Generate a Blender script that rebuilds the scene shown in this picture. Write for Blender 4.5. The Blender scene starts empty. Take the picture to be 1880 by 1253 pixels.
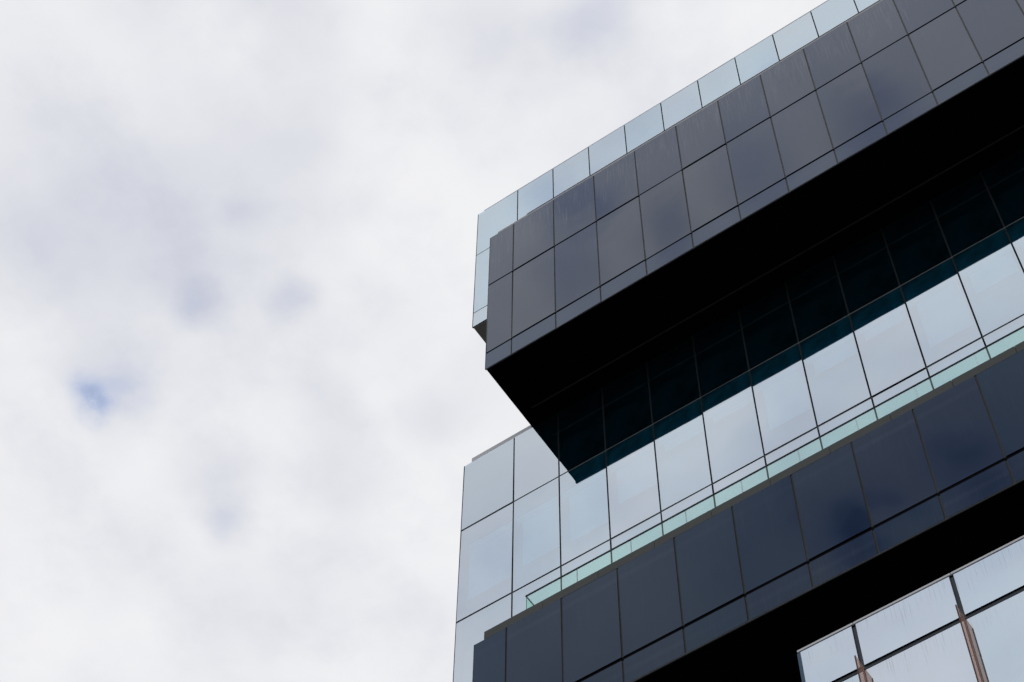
import bpy, bmesh, math, random
from mathutils import Matrix, Vector
random.seed(7)
sc = bpy.context.scene
col = sc.collection
EYE = 1.6                                   # camera height; heights below are above the eye

# ---------------------------------------------------------------- camera
cd = bpy.data.cameras.new('camera'); cam = bpy.data.objects.new('camera', cd); col.objects.link(cam)
cd.sensor_width = 36; cd.lens = 3767.56 / 1880 * 36; cd.clip_end = 20000; cd.clip_start = 0.1
RT = Vector((0.82615059, 0.56338332, 0.00862738))
DN = Vector((-0.48440404, 0.71798901, -0.49984448))
FW = Vector((-0.2877984, 0.40876768, 0.8660722))
m = Matrix((RT, -DN, -FW)).transposed().to_4x4(); m.translation = (0, 0, EYE)
cam.matrix_world = m
sc.camera = cam
sc.render.resolution_x = 1024; sc.render.resolution_y = 682
sc.view_settings.view_transform = 'Standard'; sc.view_settings.look = 'None'
sc.view_settings.exposure = 0; sc.view_settings.gamma = 1; sc.view_settings.use_curve_mapping = False
sc.cycles.max_bounces = 10; sc.cycles.glossy_bounces = 6; sc.cycles.transparent_max_bounces = 12

# ---------------------------------------------------------------- world: broken overcast
SUN_EL = math.radians(48); SUN_AZ = math.radians(62)      # azimuth from +Y towards +X: behind the building
w = bpy.data.worlds.new('World'); sc.world = w; w.use_nodes = True
nt = w.node_tree; nt.nodes.clear()
N = nt.nodes.new; L = nt.links.new
def math_node(t, op, a, b=None, clamp=False):
    n = t.nodes.new('ShaderNodeMath'); n.operation = op; n.use_clamp = clamp
    for i, v in enumerate((a, b)):
        if v is None: continue
        if isinstance(v, (int, float)): n.inputs[i].default_value = v
        else: t.links.new(v, n.inputs[i])
    return n.outputs[0]
def mix_rgb(t, f, a, b):
    n = t.nodes.new('ShaderNodeMix'); n.data_type = 'RGBA'
    for i, v in ((0, f), (6, a), (7, b)):
        if isinstance(v, (int, float)): n.inputs[i].default_value = v
        elif isinstance(v, tuple): n.inputs[i].default_value = (*v, 1)
        else: t.links.new(v, n.inputs[i])
    return n.outputs[2]
def smooth(t, v, a, b, lo=0., hi=1.):
    n = t.nodes.new('ShaderNodeMapRange'); n.interpolation_type = 'SMOOTHSTEP'
    t.links.new(v, n.inputs[0])
    for i, x in enumerate((a, b, lo, hi)): n.inputs[i + 1].default_value = x
    return n.outputs[0]
def noise(t, vec, scale, detail=4, rough=0.5, out=0):
    n = t.nodes.new('ShaderNodeTexNoise'); n.inputs['Scale'].default_value = scale
    n.inputs['Detail'].default_value = detail; n.inputs['Roughness'].default_value = rough
    t.links.new(vec, n.inputs['Vector']); return n.outputs[out]
def vmath(t, op, a, b=None, s=None):
    n = t.nodes.new('ShaderNodeVectorMath'); n.operation = op
    for i, v in enumerate((a, b)):
        if v is None: continue
        if isinstance(v, tuple): n.inputs[i].default_value = v
        else: t.links.new(v, n.inputs[i])
    if s is not None: n.inputs['Scale'].default_value = s
    return n.outputs['Value' if op == 'LENGTH' else 'Vector']
tc = N('ShaderNodeTexCoord').outputs['Generated']
sep = N('ShaderNodeSeparateXYZ'); L(tc, sep.inputs[0])
zc = math_node(nt, 'MAXIMUM', sep.outputs[2], 0.08)
comb = N('ShaderNodeCombineXYZ')
L(math_node(nt, 'DIVIDE', sep.outputs[0], zc), comb.inputs[0])
L(math_node(nt, 'DIVIDE', sep.outputs[1], zc), comb.inputs[1])
P = comb.outputs[0]                                        # position on the cloud deck
warp = vmath(nt, 'SCALE', vmath(nt, 'SUBTRACT', noise(nt, P, 16, 5, 0.55, 1), (0.5, 0.5, 0.5)), s=0.035)
PW = vmath(nt, 'ADD', P, warp)
def sky_px(px, py, mirrored=False):                        # cloud-deck position of a gap
    v = RT * ((px - 940) / 3767.56) + DN * ((py - 626.5) / 3767.56) + FW
    return (v.x / v.z, (-v.y if mirrored else v.y) / v.z, 0)
def gaps(lst, mirrored, vec):
    tot = None
    for px, py, r, a in ((p[0] + 8, p[1] + 8, p[2], p[3]) for p in lst):
        d = vmath(nt, 'LENGTH', vmath(nt, 'SUBTRACT', vec, sky_px(px, py, mirrored)))
        rr = r / 3767.56 * 1.25
        f = smooth(nt, d, 0.0, rr, a, 0.0)
        tot = f if tot is None else math_node(nt, 'ADD', tot, f)
    return tot
G1 = [(205, 695, 150, .55), (350, 548, 80, .45), (310, 470, 120, .12), (525, 545, 75, .5), (410, 950, 80, .45), (400, 865, 140, .28),
      (1085, 25, 130, .6), (900, 40, 170, .45), (170, 370, 280, .24), (60, 250, 260, .22), (435, 375, 55, .32), (370, 415, 200, .08), (795, 765, 100, .36),
      (610, 835, 150, .36), (595, 705, 110, .2), (440, 1130, 220, .3), (60, 90, 350, .16), (870, 700, 150, .2), (540, 20, 140, .25), (60, 900, 260, .14),
      (300, 1000, 200, .12), (700, 560, 160, .12), (120, 480, 160, .2), (760, 1180, 200, .15), (530, 230, 120, .12)]
G2 = [(1190, 950, 120, .25), (1460, 770, 110, .22), (1690, 600, 180, .24), (900, 980, 80, .2), (1640, 1180, 160, .2), (1840, 1180, 150, .22), (1330, 190, 90, .2), (1130, 270, 80, .2),
      (1060, 385, 60, .3), (1225, 435, 70, .25), (1570, 225, 80, .3), (1060, 385, 80, .7), (1105, 350, 60, .4), (1020, 320, 90, .35), (1035, 490, 100, .35), (1225, 430, 90, .4), (1570, 225, 110, .5), (1640, 230, 90, .4),
      (1390, 300, 130, .35), (1480, 130, 120, .3), (1550, 950, 150, .5), (1750, 880, 320, .3), (1450, 1000, 300, .35), (1400, 810, 80, .25)]
B1 = [(156, 705, 50, .26), (168, 738, 60, .36), (184, 746, 46, .22), (192, 702, 66, .18), (240, 702, 80, .16), (345, 540, 60, .12), (522, 545, 40, .10), (408, 950, 45, .10), (1088, 25, 80, .08)]
B2 = [(1545, 950, 85, 1.1), (1530, 905, 55, .4), (1575, 1015, 70, .8), (1640, 935, 65, .4), (1790, 865, 110, .5), (1060, 385, 80, .36), (1105, 350, 50, .3), (1030, 480, 90, .18), (1225, 435, 90, .14),
      (1570, 225, 90, .2), (1640, 235, 80, .2), (1450, 175, 90, .15), (1390, 300, 120, .28), (980, 350, 60, .2), (1700, 1000, 260, .16), (1850, 800, 260, .18), (1400, 1000, 260, .2), (1700, 850, 260, .12)]
grey = math_node(nt, 'ADD', gaps(G1, False, PW), gaps(G2, True, PW))
n1 = smooth(nt, noise(nt, P, 5.5, 5, 0.5), 0.40, 0.68, 0, .46)
n2 = smooth(nt, noise(nt, PW, 19, 8, 0.6), 0.43, 0.74, 0, .17)
grey = math_node(nt, 'ADD', grey, math_node(nt, 'ADD', n1, n2), clamp=True)
bn = noise(nt, P, 45, 6, 0.6)
blue = math_node(nt, 'ADD', math_node(nt, 'MULTIPLY', gaps(B1, False, PW), smooth(nt, bn, 0.30, 0.62, .35, 1.2)),
                 math_node(nt, 'MULTIPLY', gaps(B2, True, PW), smooth(nt, bn, 0.25, 0.70, .75, 1.15)), clamp=True)
cloud = mix_rgb(nt, grey, (.882, .885, .904), (.585, .607, .70))
veil = math_node(nt, 'MULTIPLY', blue, 1.7, clamp=True)         # thin veil lit from above round each gap
cloud = mix_rgb(nt, veil, cloud, (.45, .525, .72))
bgc = N('ShaderNodeBackground'); L(cloud, bgc.inputs[0]); bgc.inputs[1].default_value = 1.0
sky = N('ShaderNodeTexSky'); sky.sky_type = 'NISHITA'; sky.sun_disc = False
sky.sun_elevation = SUN_EL; sky.sun_rotation = SUN_AZ; sky.air_density = 1.0; sky.dust_density = 0.6; sky.ozone_density = 4.0
bgs = N('ShaderNodeBackground'); L(sky.outputs[0], bgs.inputs[0]); bgs.inputs[1].default_value = 0.15
mx = N('ShaderNodeMixShader'); L(smooth(nt, blue, .45, 1.35), mx.inputs[0]); L(bgc.outputs[0], mx.inputs[1]); L(bgs.outputs[0], mx.inputs[2])
out = N('ShaderNodeOutputWorld'); L(mx.outputs[0], out.inputs[0])

# ---------------------------------------------------------------- sun behind the cloud
ld = bpy.data.lights.new('sun', 'SUN'); ld.energy = 0.6; ld.angle = math.radians(12); ld.color = (1, .965, .92)
sun = bpy.data.objects.new('sun', ld); col.objects.link(sun)
sd = Vector((math.sin(SUN_AZ) * math.cos(SUN_EL), math.cos(SUN_AZ) * math.cos(SUN_EL), math.sin(SUN_EL)))
sun.rotation_euler = sd.to_track_quat('Z', 'Y').to_euler(); sun.location = (0, 0, 120)

# ---------------------------------------------------------------- materials
def new_mat(name):
    mt = bpy.data.materials.new(name); mt.use_nodes = True
    mt.node_tree.nodes.clear(); return mt, mt.node_tree
def plain(name, c, rough=.5, metal=0., var=.12, scale=3., bump=0., spec=.25):
    mt, t = new_mat(name)
    b = t.nodes.new('ShaderNodeBsdfPrincipled'); o = t.nodes.new('ShaderNodeOutputMaterial')
    tc = t.nodes.new('ShaderNodeTexCoord').outputs['Object']
    f = noise(t, tc, scale, 6, .6)
    t.links.new(mix_rgb(t, f, tuple(x * (1 - var) for x in c), tuple(min(1, x * (1 + var)) for x in c)), b.inputs['Base Color'])
    b.inputs['Roughness'].default_value = rough; b.inputs['Metallic'].default_value = metal; b.inputs['Specular IOR Level'].default_value = spec
    if bump:
        bp = t.nodes.new('ShaderNodeBump'); bp.inputs['Distance'].default_value = bump
        t.links.new(f, bp.inputs['Height']); t.links.new(bp.outputs[0], b.inputs['Normal'])
    t.links.new(b.outputs[0], o.inputs[0]); return mt
def streak_mask(t, strength, reach, density=1., thr=.50):
    """rain streaks running down from the head of a pane (uv: metres across, metres below the head)"""
    uv = t.nodes.new('ShaderNodeTexCoord').outputs['UV']
    s = t.nodes.new('ShaderNodeSeparateXYZ'); t.links.new(uv, s.inputs[0])
    rnd = t.nodes.new('ShaderNodeObjectInfo').outputs['Random']
    def field(su, sv, off):
        c = t.nodes.new('ShaderNodeCombineXYZ')
        t.links.new(math_node(t, 'MULTIPLY', s.outputs[0], su), c.inputs[0])
        t.links.new(math_node(t, 'MULTIPLY', s.outputs[1], sv), c.inputs[1])
        t.links.new(math_node(t, 'MULTIPLY', rnd, off), c.inputs[2])
        return noise(t, c.outputs[0], 1.0, 3, .6)
    st = smooth(t, field(24 * density, .8, 91), thr, .80)
    ln = field(5, .0, 57)                                        # each streak its own length
    lim = math_node(t, 'MULTIPLY', ln, reach * 1.6)
    fade = smooth(t, math_node(t, 'SUBTRACT', lim, s.outputs[1]), 0.0, reach * .55)
    return math_node(t, 'MULTIPLY', math_node(t, 'MULTIPLY', st, fade), strength), s, rnd
def wavy(t, dist, scale=.8):
    tc = t.nodes.new('ShaderNodeTexCoord').outputs['Object']
    rnd = t.nodes.new('ShaderNodeObjectInfo').outputs['Random']
    mp = vmath(t, 'ADD', tc, None)
    c = t.nodes.new('ShaderNodeCombineXYZ')
    t.links.new(math_node(t, 'MULTIPLY', rnd, 37), c.inputs[1])
    t.links.new(c.outputs[0], mp.node.inputs[1])
    bp = t.nodes.new('ShaderNodeBump'); bp.inputs['Distance'].default_value = dist; bp.inputs['Strength'].default_value = 1
    t.links.new(noise(t, mp, scale, 1, .4), bp.inputs['Height'])
    return bp.outputs[0]
def dark_glass(name, streak, n=1.80, body=(.007, .011, .022), tint=((.69, .765, .93), (.83, .89, 1.0))):
    mt, t = new_mat(name); o = t.nodes.new('ShaderNodeOutputMaterial')
    nrm = wavy(t, .0018)
    fr = t.nodes.new('ShaderNodeFresnel'); fr.inputs[0].default_value = n
    df = t.nodes.new('ShaderNodeBsdfDiffuse')
    gl = t.nodes.new('ShaderNodeBsdfGlossy'); gl.inputs['Roughness'].default_value = .03
    t.links.new(nrm, gl.inputs['Normal'])
    mask, uvs, rnd = streak_mask(t, streak, 3.6, 1., .44)
    # roller blind head and ceiling line faintly seen through the tinted glass
    band = math_node(t, 'MULTIPLY', smooth(t, uvs.outputs[1], .30, .36), smooth(t, uvs.outputs[1], .46, .52, 1, 0))
    band = math_node(t, 'MULTIPLY', band, math_node(t, 'MULTIPLY', rnd, .35))
    c = mix_rgb(t, band, body, (.03, .036, .05))
    c = mix_rgb(t, mask, c, (.17, .17, .18))
    t.links.new(c, df.inputs[0])
    t.links.new(mix_rgb(t, rnd, *tint), gl.inputs[0])
    ms = t.nodes.new('ShaderNodeMixShader'); t.links.new(fr.outputs[0], ms.inputs[0])
    t.links.new(df.outputs[0], ms.inputs[1]); t.links.new(gl.outputs[0], ms.inputs[2])
    t.links.new(ms.outputs[0], o.inputs[0]); return mt
def pale_glass(name, streak, tint=((.735, .825, .90), (.785, .845, .91)), refl=.72, body=(.0008, .018, .029)):
    mt, t = new_mat(name); o = t.nodes.new('ShaderNodeOutputMaterial')
    nrm = wavy(t, .0016)
    tr = t.nodes.new('ShaderNodeBsdfTransparent'); tr.inputs[0].default_value = (.40, .85, 1, 1)
    gl = t.nodes.new('ShaderNodeBsdfGlossy'); gl.inputs['Roughness'].default_value = .015
    t.links.new(nrm, gl.inputs['Normal'])
    mask, uvs, rnd = streak_mask(t, streak, .8, 1.5)
    t.links.new(mix_rgb(t, rnd, *tint), gl.inputs[0])
    ms = t.nodes.new('ShaderNodeMixShader'); ms.inputs[0].default_value = refl
    t.links.new(tr.outputs[0], ms.inputs[1]); t.links.new(gl.outputs[0], ms.inputs[2])
    add = t.nodes.new('ShaderNodeAddShader'); bd = t.nodes.new('ShaderNodeBsdfDiffuse')   # teal body of the coated laminate
    nb = noise(t, t.nodes.new('ShaderNodeTexCoord').outputs['Object'], 1.3, 5, .65)
    t.links.new(mix_rgb(t, smooth(t, nb, .35, .65), tuple(x * .35 for x in body), tuple(x * 1.5 for x in body)), bd.inputs[0])
    t.links.new(ms.outputs[0], add.inputs[0]); t.links.new(bd.outputs[0], add.inputs[1]); ms = add
    dirt = t.nodes.new('ShaderNodeBsdfDiffuse'); dirt.inputs[0].default_value = (.16, .16, .15, 1)
    m2 = t.nodes.new('ShaderNodeMixShader'); t.links.new(mask, m2.inputs[0])
    t.links.new(ms.outputs[0], m2.inputs[1]); t.links.new(dirt.outputs[0], m2.inputs[2])
    t.links.new(m2.outputs[0], o.inputs[0]); return mt
def clear_glass(name, tint, refl, gcol=(1, 1, 1), body=None):
    mt, t = new_mat(name); o = t.nodes.new('ShaderNodeOutputMaterial')
    tr = t.nodes.new('ShaderNodeBsdfTransparent'); tr.inputs[0].default_value = (*tint, 1)
    gl = t.nodes.new('ShaderNodeBsdfGlossy'); gl.inputs['Roughness'].default_value = .02; gl.inputs[0].default_value = (*gcol, 1)
    ms = t.nodes.new('ShaderNodeMixShader'); ms.inputs[0].default_value = refl
    t.links.new(tr.outputs[0], ms.inputs[1]); t.links.new(gl.outputs[0], ms.inputs[2])
    last = ms
    if body:
        d = t.nodes.new('ShaderNodeBsdfDiffuse'); d.inputs[0].default_value = (*body, 1)
        last = t.nodes.new('ShaderNodeMixShader'); last.inputs[0].default_value = .30
        t.links.new(ms.outputs[0], last.inputs[1]); t.links.new(d.outputs[0], last.inputs[2])
    t.links.new(last.outputs[0], o.inputs[0]); return mt

DARK = dark_glass('tinted_glass', .10)
NAVY = dark_glass('navy_tinted_glass', .06, 1.55, (.002, .004, .010), ((.43, .61, .86), (.53, .66, .90)))
DARK_B = dark_glass('tinted_glass_blue_band', .05, 1.80, tint=((.66, .77, .98), (.71, .80, .98)))
DARK_S = dark_glass('tinted_glass_streaked', .55)
PALE = pale_glass('pale_coated_glass', .04)
PALE_SP = pale_glass('pale_coated_spandrel_glass', .04, body=(.0003, .0045, .007))
PALE_TOP = pale_glass('pale_coated_glass_upper', .05, ((.74, .86, .945), (.79, .88, .95)))
PALE_S = pale_glass('pale_coated_glass_stained', .25, ((.745, .85, .945), (.80, .86, .95)))
SKIN = dark_glass('side_glass', .05)
CLEAR_BACK = clear_glass('glass_back', (1, 1, 1), 0)
EDGE_D = plain('tinted_pane_edge', (.10, .10, .10), .4)
EDGE_N = plain('navy_pane_edge', (.045, .045, .045), .5, spec=.1)
EDGE_P = plain('pale_pane_edge', (.055, .06, .06), .5, spec=.05)
MULL_D = plain('anodised_mullion', (.095, .098, .095), .5, spec=.15)
MULL_N = plain('dark_mullion', (.055, .058, .055), .5, spec=.1)
MULL_P = plain('grey_mullion', (.028, .032, .035), .5, spec=.03)
MULL_T = plain('grey_transom', (.085, .09, .09), .5, spec=.05)
MULL_L = plain('slate_mullion', (.08, .095, .11), .5, spec=.1)
GASKET = plain('black_gasket', (.004, .004, .005), .7, spec=.02)
COPE_D = plain('dark_grey_coping', (.085, .09, .087), .6, var=.15, scale=.8, spec=.1)
COPE_M = plain('mid_grey_coping', (.36, .355, .37), .45)
COPE_L = plain('pale_grey_coping', (.62, .63, .65), .45)
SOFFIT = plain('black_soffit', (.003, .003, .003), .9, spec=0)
SOFFIT_G = plain('grey_soffit', (.42, .41, .37), .7)
GROOVE = plain('soffit_trim', (.03, .03, .03), .6, spec=.05)
SPAN = plain('spandrel_backing', (.002, .012, .016), .8, var=.3, scale=.6, spec=0)
TEAL = plain('blind_fabric_teal', (.01, .24, .36), .8, var=.45, scale=.7)
ROOM = plain('room_lining', (.05, .13, .16), .8, var=.4, scale=.5)
BLIND = plain('pale_roller_blind', (.62, .85, .90), .8, var=.1)
ROOF = plain('roof_membrane', (.22, .22, .21), .9)
HAND = plain('dark_handrail', (.012, .016, .02), .5)
BAL = clear_glass('green_balustrade_glass', (.87, .985, .94), .05, (.9, 1, .97))
BAL_E = plain('green_glass_edge', (.09, .17, .15), .3)
BRONZE = clear_glass('bronze_fin_glass', (.93, .80, .74), .05, (1, .9, .85), (.62, .42, .34))
BRONZE_E = plain('bronze_fin_edge', (.085, .030, .022), .4)
BLUE_E = plain('blue_corner_trim', (.035, .09, .15), .35)
ASPH = plain('asphalt', (.052, .052, .055), .9, var=.25, scale=.6, bump=.01)
PAVE = plain('paving', (.20, .195, .185), .85, var=.15, scale=2)
KERB = plain('granite_kerb', (.28, .28, .27), .8)

# ---------------------------------------------------------------- geometry helpers
def box(bm, x0, x1, y0, y1, z0, z1, mi=0):
    v = [bm.verts.new((x, y, z)) for z in (z0, z1) for y in (y0, y1) for x in (x0, x1)]
    fs = []
    for q in ((0, 1, 5, 4), (1, 3, 7, 5), (3, 2, 6, 7), (2, 0, 4, 6), (4, 5, 7, 6), (2, 3, 1, 0)):
        f = bm.faces.new([v[i] for i in q]); f.material_index = mi; fs.append(f)
    return fs
def link(name, bm, mats, parent=None, loc=(0, 0, 0), bevel=0):
    if bevel: bmesh.ops.bevel(bm, geom=bm.edges[:], offset=bevel, segments=1, affect='EDGES')
    me = bpy.data.meshes.new(name); bm.to_mesh(me); bm.free()
    for mt in (mats if isinstance(mats, (list, tuple)) else [mats]): me.materials.append(mt)
    o = bpy.data.objects.new(name, me); col.objects.link(o)
    o.location = loc; o.parent = parent; return o
def one_box(name, x0, x1, y0, y1, z0, z1, mt, parent, bevel=0):
    """a box whose origin is its own lower front left corner"""
    bm = bmesh.new(); box(bm, 0, x1 - x0, 0, y1 - y0, 0, z1 - z0)
    return link(name, bm, mt, parent, (x0, y0, z0), bevel)
PM = {}
def pane(name, x0, x1, y, z0, z1, mt, edge, parent, T=.03, tilt=.10):
    key = (round(x1 - x0, 3), round(z1 - z0, 3), mt.name, edge.name, T)
    hw = (x1 - x0) / 2; hh = (z1 - z0) / 2
    if key not in PM:
        bm = bmesh.new(); fs = box(bm, -hw, hw, 0, T, -hh, hh, 1)
        fs[0].material_index = 0; fs[2].material_index = 2; fs[5].material_index = 3
        uv = bm.loops.layers.uv.new('uv')
        for f in bm.faces:
            for lp in f.loops: lp[uv].uv = (lp.vert.co.x + hw, hh - lp.vert.co.z)
        me = bpy.data.meshes.new(name); bm.to_mesh(me); bm.free()
        see = mt.name.startswith('pale')
        for q in (mt, edge, CLEAR_BACK if see else GASKET, GASKET): me.materials.append(q)
        PM[key] = me
    o = bpy.data.objects.new(name, PM[key]); col.objects.link(o); o.parent = parent
    o.location = ((x0 + x1) / 2, y, (z0 + z1) / 2)
    o.rotation_euler = (math.radians(random.gauss(0, tilt)), 0, math.radians(random.gauss(0, tilt)))
    return o
GRID = [-18.425 + 1.5145 * k for k in range(0, 17)]        # mullion lines shared by the stacked volumes
XR = GRID[-1]
Z = lambda h: h + EYE
def glazed(parent, x0, y, rows, kinds, mats, edge, gap, tgap, mull, xr=XR, grid=GRID, rec=.022, T=.03, tilt=.10, trec=.02, tmat=None):
    """rows: heights from the top down; a pane per bay and row, mullions and transoms set back between them"""
    xs = [x0] + [g for g in grid if g > x0 + .3 and g <= xr + .01]
    if xs[-1] < xr - .1: xs.append(xr)
    for r in range(len(rows) - 1):
        zt, zb = Z(rows[r]), Z(rows[r + 1])
        for i in range(len(xs) - 1):
            l = xs[i] + (gap / 2 if i else 0); rr = xs[i + 1] - gap / 2
            t = zt - (tgap / 2 if r else 0); b = zb + (tgap / 2 if r < len(rows) - 2 else 0)
            pane(kinds[r], l, rr, y, b, t, mats[r], edge, parent, T, tilt)
    for i, x in enumerate(xs[1:]):
        one_box('mullion', x - gap / 2 - .004, x + gap / 2 + .004, y + rec, y + .14, Z(rows[-1]) + .002, Z(rows[0]) - .002, mull, parent)
    for z in rows[1:-1]:
        one_box('transom', x0 + .01, xr, y + trec, y + .12, Z(z) - tgap / 2 - .004, Z(z) + tgap / 2 + .004, tmat or GASKET, parent)
    return xs
def volume(name, x0, x1, y0, y1, z0, z1, mt, parent, label=None):
    o = one_box(name, x0, x1, y0, y1, Z(z0), Z(z1), mt, parent)
    if label: o['label'] = label
    return o
def under(part):
    """sub-parts are placed in world coordinates: cancel the part's own offset"""
    bpy.context.view_layer.update()
    for ch in part.children: ch.matrix_parent_inverse = part.matrix_world.inverted()
YB = 44.0                                                   # back of the building

root = bpy.data.objects.new('office_building', None); col.objects.link(root)
root['label'] = 'dark and pale glass office building with stacked overhanging storeys against the cloudy sky'
root['category'] = 'building'
YW = 26.369; YF = 24.0; YL = 21.63
D = .30                                                     # depth of the blind zone behind the glass

# ---- pale upper storeys (set back, above the dark overhang)
up = volume('upper_storeys', -20.14 + .06, XR - .05, YW + D, YB - .05, 58.34, 66.50, TEAL, root, 'pale sky blue glass top storeys set back above the dark overhanging storey')
glazed(up, -20.14, YW, [66.56, 63.35, 59.23, 58.31], ['spandrel_pane', 'vision_pane', 'spandrel_pane'], [PALE_TOP] * 3, EDGE_P, .042, .045, MULL_P)
one_box('soffit', -20.135, XR, YW + .035, YB, Z(58.295), Z(58.335), SOFFIT_G, up)
one_box('coping', -19.90, XR, YW + .01, YW + .42, Z(66.562), Z(66.64), COPE_M, up, .004)
one_box('roof_edge_flashing', -18.985, XR, YW + .03, YW + .5, Z(66.642), Z(66.70), COPE_L, up)
one_box('corner_trim', -20.165, -20.142, YW - .004, YW + .05, Z(58.30), Z(66.55), MULL_P, up)
one_box('side_glazing', -20.15, -20.09, YW + .034, YB, Z(58.34), Z(66.50), SKIN, up)
one_box('roof', -20.13, XR, YW + .04, YB, Z(66.51), Z(66.56), ROOF, up)

# ---- dark overhanging storey
ov = volume('overhanging_storey', -17.80 + .06, XR - .05, YF + D, YB - 1.05, 50.18, 58.22, ROOM, root, 'dark tinted glass storey overhanging the pale facade below')
glazed(ov, -17.80, YF, [58.30, 55.12, 51.02, 50.135], ['spandrel_pane', 'vision_pane', 'spandrel_pane'], [DARK_S, DARK, DARK_B], EDGE_D, .046, .10, MULL_D, tilt=.13)
one_box('soffit', -17.79, XR, YF + .035, YW - .002, Z(50.13), Z(50.17), SOFFIT, ov)
one_box('soffit_edge_trim', -17.80, XR, YF + .004, YF + .032, Z(50.115), Z(50.132), MULL_D, ov)
one_box('soffit_strip', -17.45, XR, 25.78, 25.83, Z(50.118), Z(50.129), GROOVE, ov)
one_box('coping', -17.53, XR, YF + .01, YF + .40, Z(58.302), Z(58.425), COPE_M, ov, .004)
one_box('roof_edge_flashing', -16.42, XR, YF + .02, YF + .5, Z(58.427), Z(58.505), MULL_P, ov)
one_box('corner_trim', -17.822, -17.802, YF - .004, YF + .05, Z(50.14), Z(58.29), MULL_D, ov)
one_box('side_glazing', -17.81, -17.75, YF + .06, YB - 1, Z(50.18), Z(58.25), SKIN, ov)
one_box('roof', -17.79, XR, YF + .04, YW + .02, Z(58.23), Z(58.29), ROOF, ov)

# ---- pale main block behind (from roof terrace down)
mb = volume('main_block', -20.18 + .06, XR - .05, YW + D, YB - .05, 0 - EYE + .01, 50.05, TEAL, root, 'pale mirrored glass main facade between the two dark storeys')
glazed(mb, -20.18, YW, [50.12, 46.85, 42.71, 38.57], ['spandrel_pane', 'vision_pane', 'spandrel_pane'], [PALE_SP, PALE, PALE], EDGE_P, .046, .07, MULL_P, trec=.012, tmat=MULL_T)
for k in (2, 6, 9):                                          # black strips standing in for the shadow of vents a little open
    one_box('vent_shadow_strip', GRID[k - 2] + .03, GRID[k - 1] - .03, YW + .004, YW + .018, Z(42.682), Z(42.745), GASKET, mb)
one_box('coping', -19.94, -17.83, YW + .01, YW + .45, Z(50.122), Z(50.335), COPE_L, mb, .004)
one_box('roof', -20.17, -17.82, YW + .04, YB, Z(50.06), Z(50.12), ROOF, mb)
one_box('corner_trim', -20.203, -20.182, YW - .004, YW + .05, Z(0), Z(50.11), MULL_P, mb)
one_box('side_glazing', -20.19, -20.13, YW + .034, YB, Z(0), Z(50.05), SKIN, mb)
xs = [-20.18] + GRID
lowrows = [38.57, 34.45, 30.3]
for r in range(2):                                           # storeys behind and below the projecting dark storey
    for i in range(len(xs) - 1):
        if r == 0 and i > 1: continue
        pane('vision_pane' if r == 0 else 'spandrel_pane', xs[i] + (.023 if i else 0), xs[i + 1] - .023, YW, Z(lowrows[r + 1]) + .028, Z(lowrows[r]) - .028, PALE, EDGE_P, mb)
bm = bmesh.new()                                             # storeys below the picture
for r in range(8):
    zt = 30.3 - r * 4.0; zb = max(zt - 4.0, .1 - EYE)
    for i in range(len(xs) - 1):
        fs = box(bm, xs[i] + (.023 if i else 0), xs[i + 1] - .023, YW, YW + .03, Z(zb) + .028, Z(zt) - .028, 1); fs[0].material_index = 0
link('lower_glazing', bm, [PALE, EDGE_P], mb)
bm = bmesh.new()
for x in xs[1:]: box(bm, x - .027, x + .027, YW + .022, YW + .13, .2, Z(38.5))
link('lower_mullions', bm, MULL_P, mb)
one_box('roller_blind_head', -20.0, XR - .1, YW + .16, YW + .22, Z(45.92), Z(46.22), BLIND, mb)
one_box('spandrel_backing', -20.12, XR - .06, YW + .06, YW + .10, Z(46.9), Z(50.04), SPAN, mb)
# blinds drawn to different heights behind the vision panes
for i in range(len(xs) - 1):
    top, bot = 45.9, [43.7, 43.9, 43.8, 44.3, 45.5, 45.6, 43.9, 45.2, 45.5, 43.7, 44.9][i % 11]
    one_box('roller_blind', xs[i] + .2, xs[i + 1] - .12, YW + .17, YW + .18, Z(bot), Z(top), BLIND, mb)

# ---- lower projecting dark storey with glass balustrade on its terrace
pr = volume('projecting_storey', -17.81 + .06, XR - .05, YF + D, YW - .01, 33.58, 37.60, ROOM, root, 'dark navy glass storey projecting under the terrace balustrade')
glazed(pr, -17.81, YF, [37.65, 34.425, 33.545], ['vision_pane', 'spandrel_pane'], [NAVY, NAVY], EDGE_N, .05, .11, MULL_N, tilt=.13)
one_box('soffit', -17.80, XR, YF + .035, YW - .002, Z(33.54), Z(33.575), SOFFIT, pr)
one_box('soffit_edge_trim', -17.81, XR, YF + .004, YF + .032, Z(33.522), Z(33.542), MULL_D, pr)
edges = [-17.56] + [g - .52 for g in GRID[2:]] + [XR]
for a, b in zip(edges[:-1], edges[1:]):
    one_box('coping', a + .004, b - .004, YF + .012, YF + .50, Z(37.672), Z(37.965), COPE_D, pr, .003)
one_box('coping_shadow_gap', -17.70, XR, YF + .03, YF + .1, Z(37.652), Z(37.670), GASKET, pr)
one_box('corner_trim', -17.83, -17.812, YF - .004, YF + .05, Z(33.55), Z(37.65), MULL_D, pr)
one_box('side_glazing', -17.82, -17.76, YF + .06, YW - .02, Z(33.59), Z(37.60), SKIN, pr)
one_box('terrace_deck', -17.74, XR, YF + .51, YW - .02, Z(37.61), Z(37.66), ROOF, pr)

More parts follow.
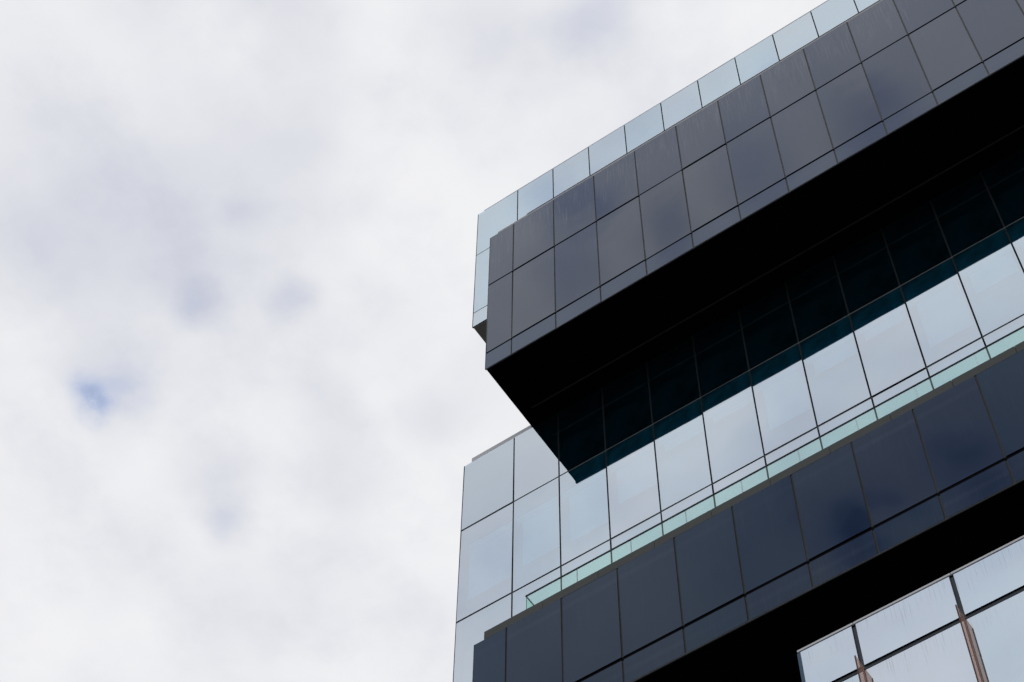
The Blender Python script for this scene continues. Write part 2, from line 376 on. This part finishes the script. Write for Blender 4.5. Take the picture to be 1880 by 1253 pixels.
bal = one_box('balustrade', -16.80, XR, 24.575, 24.655, Z(37.662), Z(37.90), COPE_D, root)
bal['label'] = 'pale green glass terrace balustrade with dark top rail'
bx = [-16.775] + [-15.33 + 1.5085 * k for k in range(0, 15) if -15.33 + 1.5085 * k < XR] + [XR]
def glass_panel(name, x0, x1, y0, y1, z0, z1, parent):
    bm = bmesh.new(); fs = box(bm, 0, x1 - x0, 0, y1 - y0, 0, z1 - z0)
    a, b = (0, 2) if (x1 - x0) > (y1 - y0) else (1, 3)
    for i, f in enumerate(fs): f.material_index = 0 if i in (a, b) else 1
    return link(name, bm, [BAL, BAL_E], parent, (x0, y0, z0))
for a, b in zip(bx[:-1], bx[1:]):
    glass_panel('glass_panel', a + .008, b - .008, 24.60, 24.615, Z(37.902), Z(39.40), bal)
glass_panel('glass_panel', -16.79, -16.775, 24.62, YW - .05, Z(37.902), Z(39.40), bal)
one_box('top_rail', -16.80, XR, 24.592, 24.623, Z(39.40), Z(39.435), HAND, bal)
one_box('top_rail', -16.797, -16.768, 24.625, YW - .04, Z(39.40), Z(39.425), BAL_E, bal)

# ---- low front wing, stained pale glass with bronze glass fins
xrL = 4.0
gl_ = [-7.815 + 1.925 * k for k in range(0, 7)]
wing = volume('front_wing', -8.90, xrL - .05, YL + D, YF + 6, -EYE + .01, 28.60, ROOM, root, 'pale stained glass wing with bronze glass fins under the lowest dark storey')
gaw, tgw = .085, .14
rowsL = [28.685, 27.495, 23.2, 19.0]
XL = [-8.885] + gl_[:6]
for r in range(3):
    for i in range(len(XL) - 1):
        t = Z(rowsL[r]) - (tgw / 2 if r else 0); b = Z(rowsL[r + 1]) + tgw / 2
        g2 = gaw / 2 if r == 0 else .012
        pane('spandrel_pane' if r == 0 else 'vision_pane', XL[i] + (g2 if i else 0), XL[i + 1] - g2, YL, b, t, PALE_S, EDGE_P, wing, .07, .07)
for x in XL[1:]:
    one_box('mullion', x - gaw / 2 - .004, x + gaw / 2 + .004, YL + .035, YL + .2, Z(27.58), Z(28.68), MULL_L, wing)
for z in rowsL[1:]:
    one_box('transom', -8.88, XL[-1], YL + .038, YL + .2, Z(z) - tgw / 2 - .004, Z(z) + tgw / 2 + .004, MULL_L, wing)
    one_box('transom_rib', -8.88, XL[-1], YL + .018, YL + .036, Z(z) - .032, Z(z) - .018, EDGE_P, wing)
tx = [-8.95] + XL[1:] 
for a, b in zip(tx[:-1], tx[1:]):
    one_box('coping', a + .006, b - .006, YL - .005, YL + .35, Z(28.712), Z(28.765), COPE_L, wing, .003)
one_box('coping_shadow_gap', -8.93, XL[-1], YL + .02, YL + .2, Z(28.687), Z(28.71), GASKET, wing)
one_box('corner_trim', -8.955, -8.888, YL + .001, YL + .07, Z(0), Z(28.684), BLUE_E, wing)
one_box('roof', -8.9, XL[-1], YL + .08, YW - .02, Z(28.61), Z(28.68), ROOF, wing)
for x in XL[1:]:
    bm = bmesh.new(); box(bm, -.008, .008, 0, .27, 0, 8.5)
    fin = link('fin', bm, BRONZE, wing, (x + .02, YL - .295, Z(27.52) - 8.5))
    bm = bmesh.new(); box(bm, -.0125, .0125, .013, .0205, 0, 8.5); box(bm, -.011, .011, .296, .322, 0, 8.44)
    fe = link('fin_edge', bm, BRONZE_E, wing, (x + .02, YL - .3185, Z(27.52) - 8.5))
bm = bmesh.new()
for r in range(5):
    zt = 19.0 - r * 4.1; zb = max(zt - 4.1, .1 - EYE)
    for i in range(len(XL) - 1):
        fs = box(bm, XL[i] + (gaw / 2 if i else 0), XL[i + 1] - gaw / 2, YL, YL + .05, Z(zb) + .05, Z(zt) - .06, 1); fs[0].material_index = 0
link('lower_glazing', bm, [PALE_S, EDGE_P], wing)

bpy.context.view_layer.update()
for p in root.children: under(p)

# ---------------------------------------------------------------- ground
def sheet(name, x0, x1, y0, y1, z, mt):
    bm = bmesh.new(); bm.faces.new([bm.verts.new(v) for v in ((x0, y0, 0), (x1, y0, 0), (x1, y1, 0), (x0, y1, 0))])
    o = link(name, bm, mt, None, (0, 0, z)); o['kind'] = 'structure'; return o
sheet('ground', -3000, 3000, -3000, 3000, 0, ASPH)
pv = one_box('pavement', -60, 60, -3, 21.5, .004, .12, PAVE, None); pv['kind'] = 'structure'
kb = one_box('kerb', -60, 60, -3.16, -3.004, .004, .124, KERB, None); kb['kind'] = 'structure'
